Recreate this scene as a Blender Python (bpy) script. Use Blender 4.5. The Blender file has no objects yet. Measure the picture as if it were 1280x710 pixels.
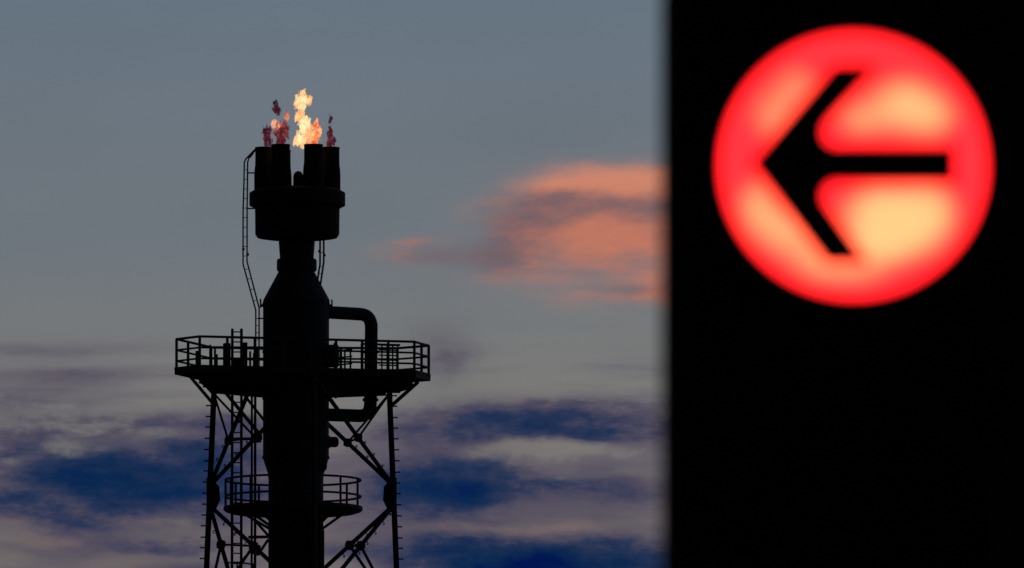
import bpy, bmesh, math, random
from mathutils import Vector, Matrix, noise as mnoise
from mathutils.geometry import tessellate_polygon

random.seed(7)
sc = bpy.context.scene
col = sc.collection
R = math.radians

# ------------------------------------------------------------------ camera
PITCH = R(5.3)
FOCAL_PX = 24000.0                      # long telephoto: 675 mm on a 36 mm sensor, 1280 px wide
CAM = Vector((0.0, 0.0, 1.7))
FWD = Vector((0, math.cos(PITCH), math.sin(PITCH)))
UP = Vector((0, -math.sin(PITCH), math.cos(PITCH)))
RIGHT = Vector((1, 0, 0))
cd = bpy.data.cameras.new('camera')
cam = bpy.data.objects.new('camera', cd); col.objects.link(cam)
cam.location = CAM
cam.rotation_euler = (R(90) + PITCH, 0, 0)
cd.sensor_width = 36.0
cd.lens = FOCAL_PX / 1280.0 * 36.0
cd.clip_start = 0.5
cd.clip_end = 60000.0
cd.dof.use_dof = True
cd.dof.focus_distance = 600.0
cd.dof.aperture_fstop = 36.0
sc.camera = cam

# ------------------------------------------------------------------ node helper
class NB:
    """tiny expression builder for shader nodes"""
    def __init__(self, tree):
        self.t = tree
    def node(self, kind, **props):
        n = self.t.nodes.new(kind)
        for k, v in props.items():
            setattr(n, k, v)
        return n
    def put(self, sock, v):
        if isinstance(v, bpy.types.NodeSocket):
            self.t.links.new(v, sock)
        else:
            sock.default_value = v
    def m(self, op, a, b=None, c=None, clamp=False):
        n = self.node('ShaderNodeMath', operation=op, use_clamp=clamp)
        self.put(n.inputs[0], a)
        if b is not None: self.put(n.inputs[1], b)
        if c is not None: self.put(n.inputs[2], c)
        return n.outputs[0]
    def add(self, a, b): return self.m('ADD', a, b)
    def sub(self, a, b): return self.m('SUBTRACT', a, b)
    def mul(self, a, b): return self.m('MULTIPLY', a, b)
    def mad(self, a, b, c): return self.m('MULTIPLY_ADD', a, b, c)
    def step(self, v, lo, hi, a=0.0, b=1.0):
        n = self.node('ShaderNodeMapRange', interpolation_type='SMOOTHSTEP', clamp=True)
        self.put(n.inputs['Value'], v)
        n.inputs['From Min'].default_value = lo; n.inputs['From Max'].default_value = hi
        n.inputs['To Min'].default_value = a; n.inputs['To Max'].default_value = b
        return n.outputs['Result']
    def vec(self, x, y, z=0.0):
        n = self.node('ShaderNodeCombineXYZ')
        self.put(n.inputs[0], x); self.put(n.inputs[1], y); self.put(n.inputs[2], z)
        return n.outputs[0]
    def noise(self, v, scale, detail=4.0, rough=0.55, out=0):
        n = self.node('ShaderNodeTexNoise', noise_dimensions='3D')
        self.put(n.inputs['Vector'], v)
        n.inputs['Scale'].default_value = scale
        n.inputs['Detail'].default_value = detail
        n.inputs['Roughness'].default_value = rough
        return n.outputs[out]
    def mix(self, f, a, b):
        n = self.node('ShaderNodeMix', data_type='RGBA', clamp_factor=True)
        self.put(n.inputs[0], f); self.put(n.inputs[6], a); self.put(n.inputs[7], b)
        return n.outputs[2]
    def gauss(self, u, v, g):
        cx, cy, rx, ry, a = g
        n = self.node('ShaderNodeVectorMath', operation='MULTIPLY_ADD')
        self.put(n.inputs[0], u)
        n.inputs[1].default_value = (1/rx, 1/ry, 0); n.inputs[2].default_value = (-cx/rx, -cy/ry, 0)
        d = self.node('ShaderNodeVectorMath', operation='DOT_PRODUCT')
        self.put(d.inputs[0], n.outputs[0]); self.put(d.inputs[1], n.outputs[0])
        return self.m('POWER', 1/math.e, d.outputs['Value']), a
    def blobs(self, u, v, gs):
        p = self.vec(u, v); t = 0.0
        for g in gs:
            e, a = self.gauss(p, None, g)
            t = self.mad(e, a, t)
        return t

def lin(r, g, b):
    f = lambda c: (c/255)/12.92 if c/255 <= 0.04045 else ((c/255 + 0.055)/1.055)**2.4
    return (f(r), f(g), f(b), 1.0)

# ------------------------------------------------------------------ sky
SUN_AZ, SUN_EL = R(28), R(1.0)          # the sun has all but set, ahead and to the right
w = bpy.data.worlds.new('World'); sc.world = w; w.use_nodes = True
wt = w.node_tree; wt.nodes.clear(); b = NB(wt)
tc = b.node('ShaderNodeTexCoord')
sep = b.node('ShaderNodeSeparateXYZ'); wt.links.new(tc.outputs['Generated'], sep.inputs[0])
X, Y, Z = sep.outputs
az = b.m('ARCTAN2', X, Y)
el = b.m('ARCSINE', Z)
U = b.mad(az, 240.0, 6.4)                             # azimuth, in units of about 0.24 degrees
V = b.sub(3.55, b.mul(b.sub(el, PITCH), 240.0))       # grows downwards, towards the horizon
P0 = b.vec(b.mul(U, 0.42), V, 0.0)
nz = b.node('ShaderNodeTexNoise'); b.put(nz.inputs['Vector'], P0)
nz.inputs['Scale'].default_value = 1.5; nz.inputs['Detail'].default_value = 6.0; nz.inputs['Roughness'].default_value = 0.58
sepn = b.node('ShaderNodeSeparateColor'); wt.links.new(nz.outputs['Color'], sepn.inputs[0])
uw = b.add(U, b.mul(b.sub(sepn.outputs[0], 0.5), 1.5))
vw = b.add(V, b.mul(b.sub(sepn.outputs[1], 0.5), 0.42))
fb = b.noise(b.vec(b.mul(U, 0.45), b.mul(V, 1.6), 3.1), 1.5, 7.0, 0.6)
wisp = b.noise(b.vec(b.mul(U, 0.22), b.mul(V, 2.2), 9.7), 1.3, 5.0, 0.55)

# clear sky: dusk gradient with elevation
base = b.mix(b.step(V, -1.0, 3.2), lin(96, 114, 130), lin(105, 115, 124))
base = b.mix(b.step(V, 2.9, 5.2), base, lin(119, 120, 119))
base = b.mix(b.step(V, 4.9, 6.6), base, lin(108, 103, 104))
base = b.mix(b.step(V, -1.0, -40.0), base, lin(84, 104, 126))
base = b.mix(b.step(V, -40.0, -300.0), base, lin(38, 52, 76))
base = b.mix(b.step(V, 8.0, 25.0), base, lin(92, 84, 94))
st = b.node('ShaderNodeTexSky', sky_type='NISHITA', sun_disc=False)
st.sun_elevation = SUN_EL; st.sun_rotation = SUN_AZ
st.air_density = 1.0; st.dust_density = 1.0; st.altitude = 60.0
sk = b.node('ShaderNodeVectorMath', operation='MULTIPLY_ADD')
wt.links.new(st.outputs[0], sk.inputs[0]); sk.inputs[1].default_value = (0.005, 0.005, 0.005)
wt.links.new(base, sk.inputs[2]); base = sk.outputs[0]
hz = b.noise(b.vec(b.mul(U, 0.5), V, 30.0), 0.5, 3.0, 0.5)
hv = b.node('ShaderNodeVectorMath', operation='SCALE'); wt.links.new(base, hv.inputs[0]); b.put(hv.inputs['Scale'], b.mad(b.sub(hz, 0.5), 0.16, 1.0)); base = hv.outputs[0]
# thin purple veils low down
veil = b.mul(b.step(V, 3.9, 4.8), b.step(wisp, 0.42, 0.7))
base = b.mix(b.mul(veil, 0.7), base, lin(96, 90, 104))
veil2 = b.mul(b.step(V, 5.0, 6.0), b.step(b.noise(b.vec(b.mul(U, 0.3), b.mul(V, 1.5), 21.0), 0.9, 5.0, 0.55), 0.42, 0.66))
base = b.mix(b.mul(veil2, 0.8), base, lin(84, 78, 96))
warm = b.mul(b.step(V, 4.8, 5.6), b.step(fb, 0.5, 0.7))
base = b.mix(b.mul(warm, 0.5), base, lin(132, 124, 120))

# the blue grey cloud banks
DARK = [(0.2,5.55,0.84,0.19,.75),(1.4,5.85,1.16,0.35,1.15),(2.2,6.2,0.73,0.31,.75),
        (0.4,6.3,0.95,0.24,.9),(1.0,6.55,0.63,0.18,.45),(2.9,5.95,0.73,0.59,.65),(1.95,6.8,0.95,0.11,.55),(2.4,7.05,0.84,0.09,.5),(0.5,5.9,0.63,0.18,.4),(0.4,6.85,0.84,0.09,.25),
        (6.9,5.22,1.05,0.24,.72),(5.7,5.38,1.16,0.21,.65),(7.9,5.3,0.95,0.26,.6),
        (5.25,6.15,0.84,0.40,1.05),(6.15,6.08,0.79,0.32,.8),(7.4,7.08,1.58,0.38,1.3),(6.0,7.15,1.16,0.26,.8),
        (5.0,6.85,1.16,0.14,.55),(7.6,6.1,0.95,0.31,.45),
        (0.6,4.37,1.26,0.11,.22),(0.9,4.67,1.16,0.14,.26),(0.4,5.02,1.05,0.18,.32),(1.7,5.3,1.68,0.14,.32),(5.55,4.45,0.42,0.41,.26)]
dk = b.blobs(uw, vw, DARK)
# the same kind of banks go on all round the horizon
away = b.step(b.m('ABSOLUTE', b.sub(U, 4.2)), 4.6, 7.0)
low = b.mul(b.step(V, 4.6, 6.5), b.step(V, 22.0, 12.0))
under = b.step(V, 7.1, 8.0)
gen = b.mul(b.mul(b.m('MAXIMUM', away, under), low), b.step(b.noise(b.vec(b.mul(U, 0.3), b.mul(V, 1.2), 5.0), 0.9, 6.0, 0.55), 0.42, 0.68))
dk = b.add(dk, gen)
mot = b.noise(b.vec(U, b.mul(V, 1.9), 1.7), 3.2, 6.0, 0.65)
dk = b.add(dk, b.mul(b.add(b.mul(b.sub(fb, 0.5), 1.9), b.mul(b.sub(mot, 0.5), 0.85)), b.step(dk, 0.04, 0.6)))
sky = b.mix(b.step(dk, -0.06, 0.5), base, lin(84, 78, 94))
sky = b.mix(b.step(dk, 0.26, 0.95), sky, lin(46, 56, 86))
sky = b.mix(b.step(dk, 0.6, 1.35), sky, lin(13, 41, 79))
sky = b.mix(b.step(dk, 1.2, 1.9), sky, lin(1, 21, 82))

LIGHT = [(7.1,5.64,1.0,.12,.9),(6.3,5.72,.6,.12,.7),(7.0,5.95,.5,.1,.4),(6.9,6.62,.9,.09,.8),(5.5,6.6,.6,.08,.5),(0.9,5.58,.5,.12,.7),(0.15,5.75,.3,.12,.5),
         (0.5,6.75,.7,.1,.6),(1.4,7.02,1.2,.07,.5),(2.0,5.45,.5,.12,.5),(0.1,6.55,.4,.07,.4)]
lt_ = b.blobs(uw, vw, LIGHT)
lt_ = b.add(lt_, b.mul(b.mul(b.sub(mot, 0.5), 1.2), b.step(lt_, 0.05, 0.4)))
sky = b.mix(b.mul(b.step(lt_, 0.1, 1.0), 0.75), sky, b.mix(b.step(V, 6.2, 6.5), lin(128, 124, 119), lin(122, 106, 102)))

# the cloud that still catches the sun
ORANGE = [(7.5,2.9,1.15,0.55,.95),(8.1,2.2,1.2,0.2,.8),(7.0,2.4,.55,.2,.35),(8.6,3.7,1.3,0.18,.8),(5.3,3.02,0.3,0.07,.3),(5.5,3.2,0.85,0.16,.45),
          (6.2,3.4,0.6,0.18,.45),(6.35,2.95,.5,.35,.5),(7.2,2.55,.9,.22,.45),(6.75,2.65,.4,.3,.4),(9.2,2.9,1.2,.8,.9)]
vo = b.add(V, b.mul(b.sub(sepn.outputs[1], 0.5), 0.3))
uo = b.add(U, b.mul(b.sub(sepn.outputs[0], 0.5), 0.9))
oc = b.blobs(uo, vo, ORANGE)
puff = b.noise(b.vec(b.mul(U, 0.55), b.mul(V, 1.25), 12.4), 1.35, 6.0, 0.56)
oc = b.add(oc, b.mul(b.mul(b.sub(wisp, 0.5), 0.7), b.step(oc, 0.05, 0.5)))
oc = b.add(oc, b.mul(b.mul(b.sub(puff, 0.5), 1.4), b.step(oc, 0.03, 0.5)))
SHADE = [(7.4,2.5,1.0,0.15,.75),(8.6,2.6,0.7,0.16,.8),(6.25,3.1,0.55,0.26,.75),(6.75,2.8,.5,.25,.5),(7.3,3.25,.5,.12,.35),(5.3,3.08,.4,.1,.55),(5.5,3.25,0.9,0.14,1.0),(7.9,3.6,.9,.09,.6),(6.1,2.7,.35,.3,.5),(6.9,3.4,.6,.08,.4)]
sh = b.blobs(uo, vo, SHADE)
sh = b.add(sh, b.mul(b.sub(puff, 0.5), -2.2))
sh = b.add(sh, b.mul(b.sub(fb, 0.5), 0.9))
ocol = b.mix(b.step(sh, -0.15, 1.05), b.mix(b.step(V, 2.7, 2.2), lin(196, 120, 96), lin(208, 134, 108)), lin(116, 94, 100))
sky = b.mix(b.mul(b.step(oc, 0.0, 1.15), 0.96), sky, ocol)

# dusk: the sky ahead, towards the sunset, is brighter than the sky behind the viewer
toward = b.m('COSINE', b.sub(az, SUN_AZ))
glow = b.step(toward, -0.35, 0.75, 0.10, 1.0)
mulc = b.node('ShaderNodeVectorMath', operation='SCALE')
wt.links.new(sky, mulc.inputs[0]); b.put(mulc.inputs['Scale'], glow)
bg1 = b.node('ShaderNodeBackground'); wt.links.new(mulc.outputs[0], bg1.inputs[0]); bg1.inputs[1].default_value = 1.0
wo = b.node('ShaderNodeOutputWorld'); wt.links.new(bg1.outputs[0], wo.inputs[0])

# ------------------------------------------------------------------ sun and exposure
sl = bpy.data.lights.new('sun', 'SUN'); sl.energy = 0.03; sl.angle = R(0.5); sl.color = (1.0, 0.62, 0.38)
so = bpy.data.objects.new('sun', sl); col.objects.link(so)
sd = Vector((math.sin(SUN_AZ)*math.cos(SUN_EL), math.cos(SUN_AZ)*math.cos(SUN_EL), math.sin(SUN_EL)))
so.rotation_euler = sd.to_track_quat('Z', 'Y').to_euler(); so.location = (0, 0, 200)
vs = sc.view_settings
vs.view_transform = 'Standard'; vs.look = 'None'; vs.exposure = 0.0; vs.gamma = 1.0; vs.use_curve_mapping = False
sc.display_settings.display_device = 'sRGB'
sc.cycles.use_denoising = True
w.cycles.sampling_method = 'MANUAL'; w.cycles.sample_map_resolution = 256
sc.cycles.transparent_max_bounces = 48
sc.cycles.max_bounces = 4

# ------------------------------------------------------------------ materials
def pmat(name, c, rough=0.6, metal=0.0, var=0.25, scale=6.0, bump=0.0, spec=0.3):
    m = bpy.data.materials.new(name); m.use_nodes = True
    t = m.node_tree; n = NB(t); bs = t.nodes['Principled BSDF']
    co = n.node('ShaderNodeTexCoord').outputs['Object']
    f = n.noise(co, scale, 6.0, 0.6)
    lo = tuple(x*(1-var) for x in c) + (1,); hi = tuple(min(1, x*(1+var)) for x in c) + (1,)
    t.links.new(n.mix(f, lo, hi), bs.inputs['Base Color'])
    t.links.new(n.step(f, 0.2, 0.8, rough*0.85, min(1, rough*1.15)), bs.inputs['Roughness'])
    bs.inputs['Metallic'].default_value = metal
    bs.inputs['Specular IOR Level'].default_value = spec
    if bump:
        bn = n.node('ShaderNodeBump'); bn.inputs['Strength'].default_value = bump; bn.inputs['Distance'].default_value = 0.01
        t.links.new(f, bn.inputs['Height']); t.links.new(bn.outputs[0], bs.inputs['Normal'])
    return m
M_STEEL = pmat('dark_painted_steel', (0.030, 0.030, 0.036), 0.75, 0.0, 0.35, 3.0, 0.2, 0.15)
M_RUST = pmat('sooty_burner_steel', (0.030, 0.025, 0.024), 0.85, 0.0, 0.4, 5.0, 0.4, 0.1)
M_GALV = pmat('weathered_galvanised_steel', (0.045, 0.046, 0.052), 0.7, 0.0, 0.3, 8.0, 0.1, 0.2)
M_BLACK = pmat('matt_black_plastic', (0.015, 0.015, 0.016), 0.8, 0.0, 0.2, 40.0, 0.1, 0.1)
M_POLE = pmat('grey_pole_paint', (0.12, 0.12, 0.12), 0.6, 0.0, 0.2, 12.0)
M_AMBER = pmat('unlit_amber_lens', (0.02, 0.012, 0.004), 0.75, 0.0, 0.1, 60.0, 0.0, 0.05)
M_GREEN = pmat('unlit_green_lens', (0.004, 0.016, 0.010), 0.75, 0.0, 0.1, 60.0, 0.0, 0.05)
M_GROUND = pmat('dusty_ground', (0.06, 0.058, 0.05), 0.95, 0.0, 0.4, 0.2, 0.0, 0.1)
M_CONC = pmat('foundation_concrete', (0.28, 0.27, 0.25), 0.9, 0.0, 0.2, 3.0)

# ------------------------------------------------------------------ mesh helpers
def link(name, me, mat, parent=None, loc=None, rot=None):
    o = bpy.data.objects.new(name, me); col.objects.link(o)
    if mat is not None and not me.materials: me.materials.append(mat)
    if parent is not None: o.parent = parent
    if loc is not None: o.location = loc
    if rot is not None: o.rotation_euler = rot
    return o
def fin(name, bm, smooth=True):
    bmesh.ops.recalc_face_normals(bm, faces=bm.faces)
    me = bpy.data.meshes.new(name); bm.to_mesh(me); bm.free()
    if smooth:
        me.polygons.foreach_set('use_smooth', [True]*len(me.polygons))
        me.set_sharp_from_angle(angle=R(35))
    return me
def thing(name, label, cat, loc=(0,0,0), group=None):
    o = bpy.data.objects.new(name, None); col.objects.link(o)
    o.location = loc; o.empty_display_size = 0.3
    o['label'] = label; o['category'] = cat
    if group: o['group'] = group
    return o
def frame_of(d):
    d = d.normalized()
    a = Vector((0,0,1)) if abs(d.z) < 0.9 else Vector((1,0,0))
    x = d.cross(a).normalized(); y = d.cross(x).normalized()
    return x, y
def add_tube(bm, pts, r, seg=12, closed=False, caps=True):
    """sweep a circle along pts (parallel transport)"""
    pts = [Vector(p) for p in pts]; n = len(pts); rings = []
    x = None
    for i, p in enumerate(pts):
        if closed: d = (pts[(i+1) % n] - pts[i-1])
        else: d = (pts[min(i+1, n-1)] - pts[max(i-1, 0)])
        d.normalize()
        if x is None: x, y = frame_of(d)
        else:
            x = (x - d*x.dot(d)).normalized(); y = d.cross(x).normalized()
        y = d.cross(x).normalized()
        rr = r[i] if isinstance(r, (list, tuple)) else r
        rings.append([bm.verts.new(p + (x*math.cos(2*math.pi*k/seg) + y*math.sin(2*math.pi*k/seg))*rr) for k in range(seg)])
    m = n if closed else n-1
    for i in range(m):
        A, B = rings[i], rings[(i+1) % n]
        for k in range(seg):
            bm.faces.new((A[k], A[(k+1) % seg], B[(k+1) % seg], B[k]))
    if caps and not closed:
        bm.faces.new(rings[0][::-1]); bm.faces.new(rings[-1])
def fillet(pts, rad, n=7):
    pts = [Vector(p) for p in pts]; out = [pts[0]]
    for i in range(1, len(pts)-1):
        a, p, c = pts[i-1], pts[i], pts[i+1]
        d1 = (a-p).normalized(); d2 = (c-p).normalized()
        ang = d1.angle(d2); t = min(rad/math.tan(ang/2), (a-p).length*.49, (c-p).length*.49)
        s, e = p+d1*t, p+d2*t
        for k in range(n+1):
            f = k/n
            q = s.lerp(p, f).lerp(p.lerp(e, f), f)
            out.append(q)
    out.append(pts[-1]); return out
def tube(name, pts, r, parent, mat=None, seg=12, fil=0.0, closed=False):
    bm = bmesh.new(); add_tube(bm, fillet(pts, fil) if fil else pts, r, seg, closed)
    return link(name, fin(name, bm), mat or M_STEEL, parent)
def lathe_bm(bm, prof, seg=40, c=(0,0)):
    rings = []
    for r, z in prof:
        rings.append([bm.verts.new((c[0]+r*math.cos(2*math.pi*k/seg), c[1]+r*math.sin(2*math.pi*k/seg), z)) for k in range(seg)])
    for i in range(len(rings)-1):
        A, B = rings[i], rings[i+1]
        for k in range(seg): bm.faces.new((A[k], A[(k+1) % seg], B[(k+1) % seg], B[k]))
    return rings
def lathe(name, prof, parent, mat=None, seg=40, c=(0,0), cap=True):
    bm = bmesh.new(); rg = lathe_bm(bm, prof, seg, c)
    if cap: bm.faces.new(rg[0][::-1]); bm.faces.new(rg[-1])
    return link(name, fin(name, bm), mat or M_STEEL, parent)
def add_box(bm, c, size, rotz=0.0, bev=0.0, axis=None):
    mt = Matrix.Translation(Vector(c)) @ Matrix.Rotation(rotz, 4, 'Z') @ Matrix.Diagonal((*size, 1))
    g = bmesh.ops.create_cube(bm, size=1.0, matrix=mt)
    if bev:
        es = list({e for v in g['verts'] for e in v.link_edges})
        bmesh.ops.bevel(bm, geom=es, offset=bev, segments=2, affect='EDGES', profile=0.5)
def box(name, c, size, parent, mat=None, rotz=0.0, bev=0.01):
    bm = bmesh.new(); add_box(bm, c, size, rotz, bev)
    return link(name, fin(name, bm, False), mat or M_STEEL, parent)
def prism(bm, poly, z0, z1):
    lo = [bm.verts.new((x, y, z0)) for x, y in poly]; hi = [bm.verts.new((x, y, z1)) for x, y in poly]
    n = len(poly)
    bm.faces.new(lo[::-1]); bm.faces.new(hi)
    for i in range(n): bm.faces.new((lo[i], lo[(i+1) % n], hi[(i+1) % n], hi[i]))
def beam(name, p0, p1, wd, ht, parent, mat=None):
    """I-beam between two points, web upright"""
    p0, p1 = Vector(p0), Vector(p1); d = (p1-p0).normalized()
    s = d.cross(Vector((0,0,1))).normalized(); u = s.cross(d).normalized()
    tf, tw = ht*0.12, wd*0.14
    prof = [(-wd/2,-ht/2),(wd/2,-ht/2),(wd/2,-ht/2+tf),(tw/2,-ht/2+tf),(tw/2,ht/2-tf),(wd/2,ht/2-tf),(wd/2,ht/2),(-wd/2,ht/2),(-wd/2,ht/2-tf),(-tw/2,ht/2-tf),(-tw/2,-ht/2+tf),(-wd/2,-ht/2+tf)]
    bm = bmesh.new()
    A = [bm.verts.new(p0+s*x+u*y) for x, y in prof]; B = [bm.verts.new(p1+s*x+u*y) for x, y in prof]
    n = len(prof)
    for i in range(n): bm.faces.new((A[i], A[(i+1) % n], B[(i+1) % n], B[i]))
    bm.faces.new(A[::-1]); bm.faces.new(B)
    return link(name, fin(name, bm, False), mat or M_STEEL, parent)

# ------------------------------------------------------------------ ground
bm = bmesh.new()
bmesh.ops.create_grid(bm, x_segments=24, y_segments=24, size=30000.0)
gr = link('ground', fin('ground', bm, False), M_GROUND); gr['kind'] = 'structure'

# ------------------------------------------------------------------ flare tower
S = 0.025                                   # metres per photo pixel at the tower, 600 m away
REF = CAM + 600.0*(FWD + RIGHT*(-270/FOCAL_PX) + UP*(-125/FOCAL_PX))   # riser axis at upper deck level
TREF = REF.z
tower = thing('flare_tower', 'dark steel flare stack tower with lattice legs, railed platforms and a ring of burner nozzles', 'flare tower', (REF.x, REF.y, 0))
SP, CP = math.sin(PITCH), math.cos(PITCH)
def T(px, py, dep=0.0):
    """tower coordinates in metres; dep = depth away from the viewer, in the same pixel unit"""
    x = (px-370)*S; y = dep*S
    return Vector((x, y, TREF + ((480-py)*S + y*SP)/CP))
def H(py): return T(370, py).z
def tl(o, text): o['label'] = text; return o

# riser
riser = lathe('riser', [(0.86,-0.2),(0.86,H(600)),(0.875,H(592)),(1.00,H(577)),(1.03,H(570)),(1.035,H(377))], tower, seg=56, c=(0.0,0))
for py in (572, 498, 440, 380):
    lathe('riser_flange', [(1.036,H(py+1.2)),(1.055,H(py+1.2)),(1.055,H(py-1.2)),(1.036,H(py-1.2))], riser, seg=56, cap=False)
lathe('reducing_cone', [(1.040,H(378)),(1.040,H(375.2)),(0.55,H(338.8))], tower, seg=56, c=(0.01,0))
for dx, ln in ((-1.11, 11), (1.12, 9)):
    bm = bmesh.new(); add_box(bm, (dx*1.0, 0, H(379)), (0.05, 0.12, ln*S), 0, 0.008)
    add_box(bm, (dx*0.96, 0, H(382)), (0.10, 0.10, 0.08), 0, 0.008)
    link('lifting_lug', fin('lifting_lug', bm, False), M_STEEL, tower)
neck = lathe('neck', [(0.53,H(341)),(0.53,H(322)),(0.575,H(297))], tower, seg=40, c=(0.02,0))
collar = lathe('neck_collar', [(0.54,H(340)),(0.60,H(339)),(0.625,H(337)),(0.625,H(326)),(0.60,H(324)),(0.54,H(323.5))], tower, seg=40, c=(0.02,0))

# flare head
HX = 0.035
head = lathe('flare_head', [(0.50,H(300)),(1.02,H(298.4)),(1.25,H(297)),(1.315,H(293)),(1.325,H(258))], tower, M_RUST, 48, (HX,0))
lathe('head_flange', [(1.326,H(262)),(1.34,H(260)),(1.50,H(257)),(1.50,H(241)),(1.30,H(236.5)),(0.3,H(236))], head, M_RUST, 24, (HX,0))
NR = 41*S
nozzles = []
for k in range(6):
    a = R(60*k)
    cx, cy = HX + NR*math.cos(a), NR*math.sin(a)
    z0, z1 = H(240), H(184)
    prof = [(0.30,z0),(0.325,z0+0.05),(0.325,z0+0.55),(0.315,z0+0.70),(0.295,z0+0.86),(0.292,z1-0.28),(0.292,z1-0.06),(0.300,z1-0.05),(0.300,z1),(0.262,z1),(0.258,z1-0.05),(0.258,z0+0.3)]
    bm = bmesh.new(); rg = lathe_bm(bm, prof, 28, (cx, cy)); bm.faces.new(rg[-1]); bm.faces.new(rg[0][::-1])
    nozzles.append(link('burner_nozzle', fin('burner_nozzle', bm), M_RUST, head))
lathe('pilot_dome', [(0.16,H(238)),(0.16,H(222)),(0.15,H(219)),(0.12,H(216.5)),(0.07,H(214.6)),(0.012,H(214))], head, M_RUST, 24, (HX+0.03,-0.1))

# pilot gas line racks beside the head
def rack(name, left, right, dep, ties, parent, r=0.024):
    root = tube(name, [T(x, y, dep) for x, y in left], r, parent, M_GALV, 8)
    tube('side_rail', [T(x, y, dep) for x, y in right], r, root, M_GALV, 8)
    for (xa, ya, xb, yb) in ties:
        tube('cross_tie', [T(xa, ya, dep), T(xb, yb, dep)], 0.012, root, M_GALV, 6)
    return root
lt = [(304.2+i*0, 212+12*i, 309.0, 212+12*i) for i in range(10)] + [(306, 337, 311, 336), (309.3,349,314.2,348),(313,362,318,361),(317,376,321.6,375)] + [(319.6, 398+9*i, 324, 398+9*i) for i in range(4)]
rk = rack('pilot_line_rack', [(318,187),(306.5,199),(305,203),(304.6,228),(303.6,262),(303.6,330),(319.6,388),(319.6,465)],
          [(320,186),(311,196),(309.2,203),(309,228),(308.6,262),(308.6,327),(323.8,385),(323.8,465)], 0, lt, tower)
bm = bmesh.new(); add_tube(bm, [T(311.2,196.5,0), T(320.4,184.6,0)], [0.05,0.03], 10); link('line_hood', fin('line_hood', bm), M_GALV, rk)
for (xa, xb, py) in ((308,324,216),(308,319,260.5),(322,330,398)):
    tube('standoff', [T(xa,py,0), T(xb,py,0)], 0.022, rk, M_GALV, 8)
for p in ((304,311.5),(309.5,318)):
    tube('clamp', [T(p[0]-1.6,p[1],0), T(p[0]+1.6,p[1],0)], 0.04, rk, M_GALV, 8)
rk2 = rack('pilot_line_rack', [(400,296),(400,330),(396.5,352)], [(404.6,296),(404.6,328),(400.5,356)], -8,
           [(400,316,404.6,316),(399.8,333,404.2,333),(398.5,342,402.6,342)], tower, 0.03)
for p in ((399,314),(405.5,319)):
    tube('clamp', [T(p[0]-1.5,p[1],-8), T(p[0]+1.5,p[1],-8)], 0.04, rk2, M_GALV, 8)

# bypass pipe looping past the upper deck
bp = tube('bypass_pipe', [T(396,389.5,0), T(464,393.6,46), T(462.5,520.5,46), T(396,518,0)], 0.203, tower, None, 20, 0.42)
for (px, py, dep) in ((463.3,440,46),(462.8,500,46)):
    c = T(px,py,dep); lathe('pipe_flange', [(0.204,c.z-0.04),(0.25,c.z-0.04),(0.25,c.z+0.04),(0.204,c.z+0.04)], bp, None, 20, (c.x,c.y), False)
# manway beside the riser above the deck
bm = bmesh.new()
add_tube(bm, [T(408,445,-12), T(417,445,-12)], 0.36, 24); add_tube(bm, [T(417,445,-12), T(420.5,445,-12)], 0.42, 24); add_tube(bm, [T(420.6,445,-12), T(424,445,-12)], [0.41,0.30], 24)
link('manway', fin('manway', bm), M_STEEL, tower)
bm = bmesh.new()
for py in (438.5, 447, 456): add_tube(bm, [T(424,py,-6), T(440,py-1.6,4)], 0.025, 8)
for px in (431, 438): add_tube(bm, [T(px,437,0), T(px,468,0)], 0.03, 8)
link('valve_frame', fin('valve_frame', bm), M_GALV, tower)
# blanked stub
bm = bmesh.new(); add_tube(bm, [T(404,552.5,0), T(415,552.5,0), T(420,552.5,0), T(422.6,552.5,0), T(423.6,552.5,0)], [0.165,0.165,0.165,0.13,0.05], 20)
add_tube(bm, [T(409.5,552.5,0), T(412.5,552.5,0)], 0.2, 20)
link('blanked_stub', fin('blanked_stub', bm), M_STEEL, tower)
for px, py in ((428,489.5),(434,490.3),(440,489.3)):
    bm = bmesh.new(); c = T(px,py,-20); bmesh.ops.create_uvsphere(bm, u_segments=12, v_segments=8, radius=0.085, matrix=Matrix.Translation(c) @ Matrix.Diagonal((1,1,.8,1)))
    add_tube(bm, [c, c+Vector((0,0,0.2))], 0.05, 8); link('pipe_hanger', fin('pipe_hanger', bm), M_STEEL, tower)

# ---- legs with step bolts
TOPY = 484
LEG = {'L': (-102,-14.5), 'R': (116.5,17.5), 'F': (23,-107.5), 'B': (-9,110.5)}
CX, CY = 7.0, 1.5
ZT = H(TOPY)
def legpt(k, z):
    """centre of leg k at height z: the legs spread downwards"""
    x, y = LEG[k]; q = 1.0 + (ZT - z)/S*0.00037
    return Vector(((CX+(x-CX)*q)*S, (CY+(y-CY)*q)*S, z))
def zpy(py, dep): return T(370, py, dep).z
bolt_me = None
bm = bmesh.new(); add_tube(bm, [(0,0,0),(0.135,0,0)], 0.022, 8); add_tube(bm, [(0.130,0,0),(0.150,0,0)], 0.032, 8); add_tube(bm, [(0.0,0,0),(0.02,0,0)], 0.03, 6)
bolt_me = fin('step_bolt', bm)
legs = {}
for k in 'LRFB':
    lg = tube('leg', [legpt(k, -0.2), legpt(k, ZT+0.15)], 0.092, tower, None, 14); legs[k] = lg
    lathe('footing', [(0.55,-0.3),(0.55,0.35),(0.4,0.45)], lg, M_CONC, 16, legpt(k, 0).xy)
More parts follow.
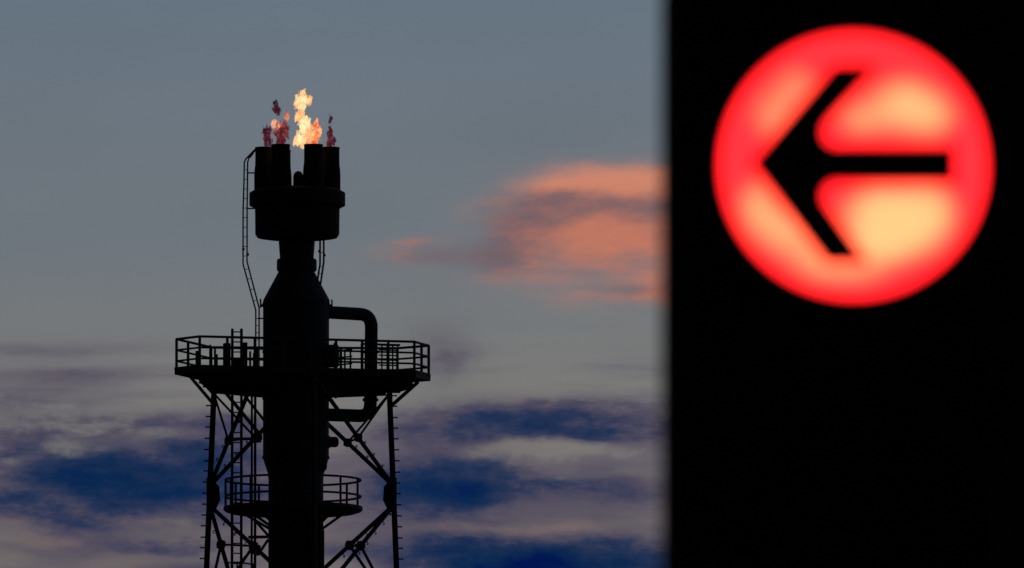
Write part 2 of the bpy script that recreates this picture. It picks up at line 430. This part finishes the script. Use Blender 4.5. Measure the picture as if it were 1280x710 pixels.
for k, sgn in (('L', -1), ('R', 1)):
    dep = LEG[k][1]
    py = 507 if k == 'L' else 494.5
    while py < 716:
        z = zpy(py + random.uniform(-.5,.5), dep); c = legpt(k, z)
        o = link('step_bolt', bolt_me, M_GALV, legs[k], (c.x + sgn*0.075, c.y-0.01, z), (random.uniform(-.05,.05), random.uniform(-.06,.06), (0 if sgn > 0 else math.pi) + random.uniform(-.12,.12)))
        py += 13.65

# ---- bracing. G(leg, photo height) gives a node on a leg
def G(k, py): return legpt(k, zpy(py, LEG[k][1]))
def hooks(br, p0, p1, f0, n, side):
    """short step hooks welded along a brace"""
    d = (p1-p0); u = d.normalized()
    nx = Vector((u.z, 0, -u.x)); nx = nx if nx.x*side > 0 else -nx
    for i in range(n):
        c = p0 + d*(f0 + i*0.55/d.length)
        bm = bmesh.new(); q = c + nx*0.05
        add_tube(bm, fillet([q, q+nx*0.09+Vector((0,0,0.02)), q+nx*0.12+Vector((0,.0,-0.05)), q+nx*0.02+Vector((0,0,-0.07))], 0.03, 3), 0.017, 6)
        link('step_hook', fin('step_hook', bm), M_GALV, br)
def joint(p, r, parent):
    bm = bmesh.new()
    add_tube(bm, [p+Vector((0,-0.10,0)), p+Vector((0,0.10,0))], r, 16)
    for a in range(4):
        q = p + Vector((math.cos(a*math.pi/2+.6)*r*.95, -0.0, math.sin(a*math.pi/2+.6)*r*.95))
        add_tube(bm, [q+Vector((0,-0.13,0)), q+Vector((0,0.13,0))], 0.03, 6)
    link('gusset_joint', fin('gusset_joint', bm), M_STEEL, parent)
NODE = 615
BR = 0.068
def main_brace(kn, ke, pyn, pye, r=BR, hk=0):
    a, c = G(kn, pyn), G(ke, pye)
    br = tube('brace', [a, c], r, tower, None, 12)
    if hk: hooks(br, a, c, 0.06, hk, 1 if kn == 'R' else -1)
    return br, a, c
bays = []
pairs = {}
for kn in 'LR':
    for ke in 'FB':
        if kn+ke != 'LB': pairs[kn+ke+'u'] = main_brace(kn, ke, NODE-8, 470 if ke == 'F' else 486, BR, 4)
        if kn+ke != 'LB': pairs[kn+ke+'d'] = main_brace(kn, ke, NODE+16, 752, BR, 5)
        if kn+ke == 'LB':      # the left rear members stop short, at the ladder side
            for sfx, a_, c_ in (('u', G('L', 607), T(314,480,70)), ('d', G('L', 629), T(296,752,60))):
                pairs['LB'+sfx] = (tube('brace', [a_, c_], BR, tower, None, 12), a_, c_)
                hooks(pairs['LB'+sfx][0], a_, c_, 0.12, 3, -1)
# secondary struts and joints halfway along the main braces
def mid(key, f): br, a, c = pairs[key]; return br, a.lerp(c, f)
for kn in 'LR':
    for ke in 'FB':
        br, q = mid(kn+ke+'u', 0.44)
        joint(q, 0.135, br)
        tube('strut', [G(kn, 492), q], 0.036, tower, None, 10)
        br, q = mid(kn+ke+'d', 0.42)
        joint(q, 0.15, br)
        tube('strut', [q, G(kn, 772)], 0.048, tower, None, 10)
    for s_, f in (('u', .44), ('d', .42)):
        a = mid(kn+'F'+s_, f)[1]; c = mid(kn+'B'+s_, f)[1]
        tube('strut', [a, c], 0.035, tower, None, 8)
# gusset plates where the braces meet the legs
for k, sgn in (('L', 1), ('R', -1)):
    dep = LEG[k][1]
    c = G(k, NODE+2)
    bm = bmesh.new()
    pts = [(-0.03,0.42),(0.10,0.44),(0.30,0.22),(0.33,-0.20),(0.20,-0.48),(-0.03,-0.46)]
    A = [bm.verts.new((c.x+sgn*x, c.y-0.03, c.z+z)) for x, z in pts]; B = [bm.verts.new((c.x+sgn*x, c.y+0.03, c.z+z)) for x, z in pts]
    n = len(pts); bm.faces.new(A[::-1]); bm.faces.new(B)
    for i in range(n): bm.faces.new((A[i], A[(i+1) % n], B[(i+1) % n], B[i]))
    add_tube(bm, [(c.x,c.y,c.z-0.5),(c.x,c.y,c.z+0.5)], 0.105, 14)
    for zz in (-.42,-.2,.05,.3): add_tube(bm, [(c.x+sgn*0.24,c.y-0.06,c.z+zz*.6),(c.x+sgn*0.24,c.y+0.06,c.z+zz*.6)], 0.03, 6)
    link('gusset_plate', fin('gusset_plate', bm, False), M_STEEL, legs[k])
# the left face carries extra members round the ladder
for p0, p1, r in (((279,487,-8),(322,541,60),0.06), 
                  ((300,488,40),(333,531,85),0.045), ((289,549,40),(320,549,80),0.05), ((318,651,60),(336,672,80),0.045), ((334,676,85),(322,694,60),0.045),
                  ((313,689,40),(300,704,20),0.045), ((311,672,60),(337,672,90),0.05), ((328,487,80),(336,560,90),0.05), ((420,498,60),(414,486,60),.05)):
    tube('strut', [T(*p0), T(*p1)], r, tower, None, 10)
for (px, py, dep, rr) in ((321,548,80,.15),(319,687,55,.17)):
    joint(T(px,py,dep), rr, tower)
# lower bays down to the ground
py = NODE + 137*2
zlev = []
while G('L', py).z > 3.0:
    zlev.append(py); py += 274
for i, pyn in enumerate(zlev):
    for kn in 'LR':
        for ke in 'FB':
            up, dn = pyn-137, pyn+137
            zd = G(ke, dn).z
            tube('brace', [G(kn, pyn), G(ke, up)], BR, tower, None, 8)
            tube('brace', [G(kn, pyn), G(ke, dn) if zd > 0.6 else legpt(ke, 0.6)], BR, tower, None, 8)

# ---- upper platform
POLY = [(-151,-49),(-121,-88),(18,-50),(150,-12),(168,44),(128,80),(20,74),(-109,66)]
POLYM = [(x*S, y*S) for x, y in POLY]
zd1, zd0 = H(467.5), H(472.5)
bm = bmesh.new(); prism(bm, POLYM, zd0, zd1)
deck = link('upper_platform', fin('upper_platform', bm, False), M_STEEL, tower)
# toe plate
bm = bmesh.new(); n = len(POLYM)
for i in range(n):
    a = Vector((*POLYM[i],0)); c = Vector((*POLYM[(i+1) % n],0)); d = (c-a); mdl = (a+c)/2
    add_box(bm, (mdl.x, mdl.y, zd1+0.045), (d.length, 0.012, 0.11), math.atan2(d.y, d.x))
link('toe_plate', fin('toe_plate', bm, False), M_STEEL, deck)
def ring(name, poly, z, r, parent, sc_=0.985):
    cx = sum(p[0] for p in poly)/len(poly); cy = sum(p[1] for p in poly)/len(poly)
    pts = [Vector((cx+(x-cx)*sc_, cy+(y-cy)*sc_, z)) for x, y in poly]
    bm = bmesh.new()
    for i in range(len(pts)): add_tube(bm, [pts[i], pts[(i+1) % len(pts)]], r, 10)
    for p in pts: bmesh.ops.create_uvsphere(bm, u_segments=8, v_segments=6, radius=r*1.02, matrix=Matrix.Translation(p))
    link(name, fin(name, bm), M_GALV, parent); return pts
hts = (0.985, 0.64, 0.30)
for h, nm, r in zip(hts, ('handrail', 'mid_rail', 'mid_rail'), (0.040, 0.032, 0.032)):
    rp = ring(nm, POLYM, zd1+h, r, deck)
cxp = sum(p[0] for p in POLYM)/n; cyp = sum(p[1] for p in POLYM)/n
npost = 0
for i in range(n):
    a, c = rp[i], rp[(i+1) % n]; L = (c-a).length; m = max(1, round(L/0.95))
    for k in range(m):
        p = a.lerp(c, k/m)
        bm = bmesh.new(); add_tube(bm, [(p.x,p.y,zd1-0.05),(p.x,p.y,zd1+0.985)], 0.046, 10); add_box(bm, (p.x,p.y,zd1+0.02), (0.12,0.12,0.03))
        link('rail_post', fin('rail_post', bm), M_GALV, deck)
# girders under the deck, carried by the legs
zg = H(479.5); hg = 0.30
def at(x, y, z): return Vector((x*S, y*S, z))
for a, c in (((-120,-74),(146,-2)), ((-108,52),(130,66)), ((-116,-74),(-100,56)), ((142,-2),(122,68)), ((-116,-14.5),(-40,-4)), ((38,6),(140,19)), ((23,-50),(0,80)), ((-60,-62),(-72,58)), ((88,-20),(78,70))):
    beam('girder', at(*a, zg), at(*c, zg), 0.16, hg, deck)
zg2 = H(487)
for a, c in (((-100,-14),(-38,-40)), ((-100,-14),(-36,50)), ((112,17),(40,-36)), ((112,17),(38,50))):
    beam('girder', at(*a, zg2), at(*c, zg2), 0.16, 0.30, deck)
# knee braces from the legs to the deck corners
for p0, p1, r in (((239,471,-49),(269.5,508,-14.5),0.055), ((252,474,-70),(270,496,-20),0.05), ((522,478,44),(489.5,507,17.5),0.06), ((252,475,40),(269,493,-10),0.04)):
    tube('knee_brace', [T(*p0), T(*p1)], r, tower, None, 10)
# equipment on the deck
jb = box('control_cabinet', T(283.7,448.5,-20), (0.22,0.30,0.97), deck, None, 0.1, 0.015)
box('junction_box', T(295,458,30), (0.26,0.2,0.5), deck, None, 0.1, 0.015)
for px, py, hh, wd in ((271,455,.62,.05),(306,448,1.0,.15),(312.5,454,.75,.06),(317,455,.7,.05),(321.5,451,.9,.05),(246,453,.72,.09)):
    box('cable_post', T(px,py,10), (wd,0.12,hh), deck, M_STEEL, 0.1, 0.01)
for px, py, hh in ((262,450,.95),(268,452,.92)):
    box('cable_post', T(px,py,44), (0.07,0.07,hh), deck, M_STEEL, 0, 0.008)
# caged opening on the right part of the deck
bm = bmesh.new()
xs = [477,483.5,490.5,497]
for px in xs: add_tube(bm, [T(px,431.5,50), T(px,468,50)], 0.025, 8)
for py in (431.5, 437.5, 444, 450, 456.5, 462): add_tube(bm, [T(473,py,50), T(498,py+.8,50)], 0.022, 8)
add_tube(bm, [T(451,430,52), T(500,431.5,52)], 0.035, 8)
add_tube(bm, [T(452,430,52), T(452,470,52)], 0.045, 8)
link('guard_screen', fin('guard_screen', bm), M_GALV, deck)

# ---- access ladder
def ladder(parent, xl, xr, y0, y1, dep, pitch=12.6):
    root = tube('access_ladder', [T(xl,y0,dep), T(xl,y1,dep)], 0.046, parent, M_GALV, 10)
    tube('side_rail', [T(xr,y0,dep), T(xr,y1,dep)], 0.046, root, M_GALV, 10)
    bm = bmesh.new(); d = T(xr,0,dep)-T(xl,0,dep); add_tube(bm, [(0,0,0), (d.x,0,0)], 0.02, 8); me = fin('rung', bm)
    py = y0 + 4
    while py < y1-4:
        link('rung', me, M_GALV, root, T(xl,py,dep)); py += pitch
    return root
lad = ladder(tower, 289.5, 301, 411, 740, 56)
for px in (289.5, 300.5):
    tube('grab_post', [T(px,411,56), T(px,470,56)], 0.045 if px < 295 else 0.036, lad, M_GALV, 10)
for px, r in ((314.2,0.036),(318.4,0.042)):
    tube('conduit', [T(px,486,48), T(px,730,48)], r, tower, M_GALV, 8)

# ---- lower round platform
PR = 87*S; PX = -3.5*S
zl1, zl0 = H(633.5), H(641.5)
lp = lathe('lower_platform', [(0.88,zl0),(PR-0.22,zl0),(PR-0.06,zl0+0.05),(PR,zl0+0.10),(PR,zl1),(0.88,zl1)], tower, None, 64, (PX,0), False)
for zz, nm in ((H(600), 'handrail'), (H(620.5), 'mid_rail')):
    bm = bmesh.new(); add_tube(bm, [Vector((PX+(PR-0.06)*math.cos(2*math.pi*k/64), (PR-0.06)*math.sin(2*math.pi*k/64), zz)) for k in range(64)], 0.036, 10, True)
    link(nm, fin(nm, bm), M_GALV, lp)
for k in range(13):
    a = R(27.7*k + 38.0)
    if k in (12,): continue
    x, y = PX+(PR-0.06)*math.cos(a), (PR-0.06)*math.sin(a)
    tube('rail_post', [(x,y,zl1-0.02),(x,y,H(600))], 0.038, lp, M_GALV, 10)
for k in range(8):
    a = R(45*k+3)
    tube('bracket', [(PX+1.62*math.cos(a), 1.62*math.sin(a), zl0+0.03), (0.8*math.cos(a), 0.8*math.sin(a), zl0-0.50)], 0.045, lp, None, 10)
# stand pipe running up beside the riser
tube('drain_pipe', [T(398,740,-30), T(398,664,-30), T(390,648,-30)], 0.20, tower, None, 16, 0.2)
bm = bmesh.new(); add_tube(bm, [T(402.5,524,-14), T(402.5,584,-14), T(402.5,587.5,-14), T(402.5,589.5,-14)], [0.165,0.165,0.13,0.06], 16)
link('standpipe', fin('standpipe', bm), M_STEEL, tower)
# small landing below, its rail just reaching into view
lan = tube('lower_landing', [T(283,704,40), T(296,703,40), T(316,706,56)], 0.026, tower, M_GALV, 8)
for px in (283, 296, 316): tube('rail_post', [T(px,704.5,45), T(px,740,45)], 0.024, lan, M_GALV, 8)

# ------------------------------------------------------------------ flames
def flame_mat(name, stops, alpha_lo, alpha_hi, scale=9.0, strength=1.0, diffuse=None):
    m = bpy.data.materials.new(name); m.use_nodes = True
    t = m.node_tree; t.nodes.clear(); n = NB(t)
    co = n.node('ShaderNodeTexCoord').outputs['Object']
    f = n.noise(co, scale, 5.0, 0.62)
    at_ = n.node('ShaderNodeAttribute', attribute_name='hotness')
    h = n.add(at_.outputs['Fac'], n.mul(n.sub(f, 0.5), 1.1))
    rp_ = n.node('ShaderNodeValToRGB'); t.links.new(h, rp_.inputs[0])
    els = rp_.color_ramp.elements
    for i, (p, c) in enumerate(stops):
        e = els[i] if i < 2 else els.new(p)
        e.position = p; e.color = c
    em = n.node('ShaderNodeEmission'); t.links.new(rp_.outputs[0], em.inputs[0]); em.inputs[1].default_value = strength
    tr = n.node('ShaderNodeBsdfTransparent')
    body = em.outputs[0]
    if diffuse:
        df = n.node('ShaderNodeBsdfDiffuse'); df.inputs[0].default_value = diffuse
        ad = n.node('ShaderNodeAddShader'); t.links.new(em.outputs[0], ad.inputs[0]); t.links.new(df.outputs[0], ad.inputs[1]); body = ad.outputs[0]
    mx = n.node('ShaderNodeMixShader')
    g = n.noise(co, scale*1.7, 4.0, 0.6)
    b_ = n.mul(n.step(g, alpha_lo, alpha_hi), n.node('ShaderNodeAttribute', attribute_name='cover').outputs['Fac'])
    t.links.new(b_, mx.inputs[0]); t.links.new(tr.outputs[0], mx.inputs[1]); t.links.new(body, mx.inputs[2])
    o = n.node('ShaderNodeOutputMaterial'); t.links.new(mx.outputs[0], o.inputs[0])
    return m
M_FLAME = flame_mat('bright_flame', [(0.0, (0.40,0.045,0.02,1)), (0.28, (0.85,0.15,0.05,1)), (0.55, (1.0,0.36,0.14,1)), (0.8, (1.0,0.66,0.30,1)), (1.0,(1.0,0.86,0.46,1))], 0.25, 0.45, 7.0, 1.1)
M_DIM = flame_mat('dull_red_flame', [(0.0, (0.030,0.006,0.016,1)), (0.3, (0.075,0.010,0.022,1)), (0.5, (0.20,0.028,0.030,1)), (0.75, (0.75,0.22,0.12,1)), (1.0,(1.0,0.60,0.38,1))], 0.30, 0.62, 6.0, 0.95)

_bm = bmesh.new(); bmesh.ops.create_icosphere(_bm, subdivisions=2, radius=1.0)
_bm.verts.index_update()
ICO_V = [v.co.copy() for v in _bm.verts]; ICO_F = [tuple(v.index for v in f.verts) for f in _bm.faces]; _bm.free()
def flame(name, label, blobs, dep, mat, dens, rnd):
    rng = random.Random(rnd)
    c0 = T(blobs[0][0], blobs[0][1], dep)
    vs_, fs_, ht, cv = [], [], [], []
    for (px, py, rx, ry, heat) in blobs:
        cnt = max(4, int(dens*rx*ry))
        for i in range(cnt):
            # puffs spread through an ellipsoid
            while True:
                p = Vector((rng.uniform(-1,1), rng.uniform(-1,1), rng.uniform(-1,1)))
                if p.length < 1: break
            q = p.length
            c = T(px + p.x*rx, py - p.z*ry, dep + p.y*min(rx, 9)) - c0
            r = S*rng.uniform(0.7, 2.2)*(1.2-0.65*q)
            off = Vector((rng.uniform(-9,9), rng.uniform(-9,9), rng.uniform(-9,9)))
            rot = Matrix.Rotation(rng.uniform(0,6.3), 3, 'Y') @ Matrix.Rotation(rng.uniform(0,6.3), 3, 'X'); lean = rng.uniform(-.45,.45)
            stz = rng.uniform(1.3, 2.8); n0 = len(vs_)
            hh = heat*(1.08 - 0.35*q*q) + rng.uniform(-.12,.12)
            for d in ICO_V:
                k = 1.0 + 0.75*mnoise.noise(d*1.6+off) + 0.3*mnoise.noise(d*3.7+off)
                e = rot @ d
                vs_.append(c + Vector((e.x*r*k + lean*e.z*r*k*stz, e.y*r*k, e.z*r*k*stz))); ht.append(hh); cv.append(1.0 - 0.72*q*q)
            fs_.extend(tuple(n0+i_ for i_ in f) for f in ICO_F)
    me = bpy.data.meshes.new(name); me.from_pydata(vs_, [], fs_)
    a_ = me.attributes.new('hotness', 'FLOAT', 'POINT'); a_.data.foreach_set('value', ht)
    a_ = me.attributes.new('cover', 'FLOAT', 'POINT'); a_.data.foreach_set('value', cv)
    o = link(name, me, mat, None, Vector((REF.x, REF.y, 0)) + c0)
    o['label'] = label; o['category'] = 'flame'; o['group'] = 'flames above the burner nozzles'
    return o
flame('gas_flame', 'tall bright yellow flame burning above the middle of the flare head',
      [(377,127,10,13,.95),(379,117,5,5,.8),(370,131,4,5,.8),(386,124,4,6,.75),(376,142,5,6,.75),(381,156,9,13,1.0),(372,146,4,6,.7),(377,172,8,11,.95),(370,176,4,7,.85),(379,180,4,4,.8),
       (388,168,9,12,.72),(395,161,4,10,.45),(393,174,7,8,.34),(386,178,6,5,.5),(399,165,2.2,5,.6),(396,151,1.6,2,.6)], -12, M_FLAME, 1.05, 3)
flame('gas_flame', 'pale orange and dark red flame on the second nozzle from the left',
      [(353,170,8,13,.42),(356,160,6,9,.48),(358,146,4,6,.78),(343,155,5,5,.95),(349,157,6,5,.72),(351,178,6,5,.25),(346,166,4,6,.5),(350,176,5,6,.35)], -36, M_DIM, 1.2, 5)
flame('gas_flame', 'dark magenta wisp of flame on the leftmost nozzle',
      [(333,170,4.5,13,.22),(336,163,4,5,.3),(330,163,3,5,.1),(334,181,5,3,.25),(338,178,3,5,.2)], 0, M_DIM, 1.35, 8)
flame('gas_flame', 'dark red wisp of flame on the rightmost nozzle',
      [(412,173,4,11,.3),(413,165,2.5,4,.35),(417,176,3,5,.15),(413,161,1.6,4,.2),(411,181,4,3,.3)], 0, M_DIM, 1.35, 11)
for lab, bl, dp, sd_ in (('dark maroon smoke puff drifting above the left burner nozzles', [(345,136,5,5.5,.12),(344,130,3,4,.06),(347,139,4,4,.15)], -30, 21),
                         ('thin dark smoke wisp above the rightmost nozzle flame', [(413,149,1.8,4.5,.08),(412,143,1.4,3,.05)], 0, 24)):
    pf = flame('smoke_puff', lab, bl, dp, M_DIM, 0.95, sd_); pf['category'] = 'smoke'; pf['group'] = 'smoke puffs above the flames'
fl = bpy.data.lights.new('flame_light', 'POINT'); fl.energy = 9; fl.color = (1.0, 0.45, 0.18); fl.shadow_soft_size = 0.35
fo = bpy.data.objects.new('flame_light', fl); col.objects.link(fo); fo.location = Vector((REF.x, REF.y, 0)) + T(378,168,-12)

# ------------------------------------------------------------------ traffic signal
DS = 13.8; Q = DS/FOCAL_PX                    # metres per photo pixel at the signal
LC = CAM + DS*(FWD + RIGHT*((1067-640)/FOCAL_PX) + UP*((355-207)/FOCAL_PX))   # centre of the lit lens
HW = 0.274                                    # housing width and section height
SIG = thing('traffic_signal', 'black traffic signal head with a lit red lens and a left pointing arrow', 'traffic signal', (LC.x, LC.y+0.16, 0))
def sloc(x, y, z): return Vector((x, y-0.16, z))   # lens face at y=0 in signal coordinates
# lens emission: a lamp behind a red moulded cover, brightest through its four clear fields
ml = bpy.data.materials.new('lit_red_lens'); ml.use_nodes = True
t = ml.node_tree; t.nodes.clear(); n = NB(t)
co = n.node('ShaderNodeTexCoord').outputs['Object']
sp = n.node('ShaderNodeSeparateXYZ'); t.links.new(co, sp.inputs[0])
lx = n.mul(sp.outputs[0], 1/Q/100); ly = n.mul(sp.outputs[2], -1/Q/100)      # in hundredths of the photo, from the lens centre
FIELDS = [(0.50,0.72,0.62,0.48,1.15),(0.25,1.02,0.40,0.34,.8),(1.02,0.55,0.40,0.42,.95),(0.25,0.50,0.5,.30,.7),(0.75,1.0,.45,.34,.4),
          (0.45,-0.62,0.68,0.36,1.0),(0.64,-0.96,0.44,0.34,.75),(1.05,-0.60,0.38,0.36,.75),(0.0,-.52,.28,.24,.45),
          (-0.86,0.82,0.46,0.38,1.2),(-0.40,1.24,0.44,0.32,1.0),(-1.24,0.44,0.30,0.38,1.0),(.1,1.42,.4,.2,.45),
          (-1.02,-0.60,0.40,0.44,1.0),(-0.66,-1.06,0.36,0.34,.8)]
hot = n.blobs(lx, ly, FIELDS)
gx = n.m('SINE', n.mul(lx, 125.0)); gy = n.m('SINE', n.mul(ly, 125.0))
grid = n.mad(n.mul(gx, gy), 0.18, 1.0)
hot = n.mul(n.step(hot, 0.42, 1.95), grid)
ecol = n.mix(hot, (3.6, 0.040, 0.055, 1), (5.0, 0.66, 0.26, 1))
em = n.node('ShaderNodeEmission'); t.links.new(ecol, em.inputs[0]); em.inputs[1].default_value = 1.0
o = n.node('ShaderNodeOutputMaterial'); t.links.new(em.outputs[0], o.inputs[0])

LR = 165*Q
def section(zc, kind):
    bm = bmesh.new(); add_box(bm, sloc(0, 0.115, zc), (HW, 0.21, HW-0.003))
    bmesh.ops.bevel(bm, geom=[e for e in bm.edges if abs((e.verts[0].co-e.verts[1].co).z) > 0.1], offset=0.018, segments=4, affect='EDGES', profile=0.5)
    hs = link('signal_section', fin('signal_section', bm, True), M_BLACK, SIG)
    # bezel ring round the lens
    bm = bmesh.new()
    prof = [(LR+0.001, -0.004), (LR+0.010, -0.006), (LR+0.016, 0.004), (LR+0.018, 0.020)]
    sg = 72; rings = []
    for r, y in prof: rings.append([bm.verts.new(sloc(r*math.cos(2*math.pi*k/sg), y, zc + r*math.sin(2*math.pi*k/sg))) for k in range(sg)])
    for i in range(len(rings)-1):
        for k in range(sg): bm.faces.new((rings[i][k], rings[i][(k+1) % sg], rings[i+1][(k+1) % sg], rings[i+1][k]))
    link('bezel', fin('bezel', bm), M_BLACK, hs)
    # gently domed lens
    bm = bmesh.new(); nr = 14; rg = []
    ctr = bm.verts.new((0, -0.006, 0))
    for i in range(1, nr+1):
        r = LR*i/nr; y = -0.006*(1-(i/nr)**2)
        rg.append([bm.verts.new((r*math.cos(2*math.pi*k/sg), y, r*math.sin(2*math.pi*k/sg))) for k in range(sg)])
    for k in range(sg): bm.faces.new((ctr, rg[0][k], rg[0][(k+1) % sg]))
    for i in range(nr-1):
        for k in range(sg): bm.faces.new((rg[i][k], rg[i][(k+1) % sg], rg[i+1][(k+1) % sg], rg[i+1][k]))
    ln = link('lens', fin('lens', bm), {'red': ml, 'amber': M_AMBER, 'green': M_GREEN}[kind], hs, sloc(0, 0, zc))
    # arrow mask: black left pointing arrow, 2 mm thick, just in front of the lens
    ap = [(-130,-2), (-25,-126), (33,-126), (22,-112), (-28,-58), (-37,-45), (-36,-32), (-26,-24), (128,-24), (128,24), (-26,24), (-36,32), (-37,45), (-28,58), (8,108), (21,124), (-35,125)]
    bm = bmesh.new()
    A = [bm.verts.new(sloc(x*Q, -0.0105, zc - y*Q)) for x, y in ap]; B = [bm.verts.new(sloc(x*Q, -0.0082, zc - y*Q)) for x, y in ap]
    m = len(ap)
    for i, j, k in tessellate_polygon([[Vector((x, y, 0)) for x, y in ap]]):
        bm.faces.new((A[i], A[j], A[k])); bm.faces.new((B[k], B[j], B[i]))
    for i in range(m): bm.faces.new((A[i], A[(i+1) % m], B[(i+1) % m], B[i]))
    link('arrow_mask', fin('arrow_mask', bm, False), M_BLACK, hs)
    # hinge lugs and latch on the door edge
    for dz in (-0.07, 0.07):
        bm = bmesh.new(); add_tube(bm, [sloc(HW/2-0.004, 0.03, zc+dz-0.014), sloc(HW/2-0.004, 0.03, zc+dz+0.014)], 0.007, 10)
        link('hinge', fin('hinge', bm), M_BLACK, hs)
    return hs
z0 = LC.z
s1 = section(z0, 'red'); s1['label'] = 'signal section with the lit red arrow lens'
s2 = section(z0-HW, 'amber'); s2['label'] = 'unlit signal section below the red one'
s3 = section(z0-2*HW, 'green')
tube('pole', [Vector((0.0,0.16,-0.1)), Vector((0.0,0.16,z0+0.25))], 0.045, SIG, M_POLE, 20)
for zz in (z0+0.08, z0-2*HW-0.06):
    box('mounting_bracket', (0, 0.09, zz), (0.05,0.10,0.05), SIG, M_BLACK, 0, 0.004)
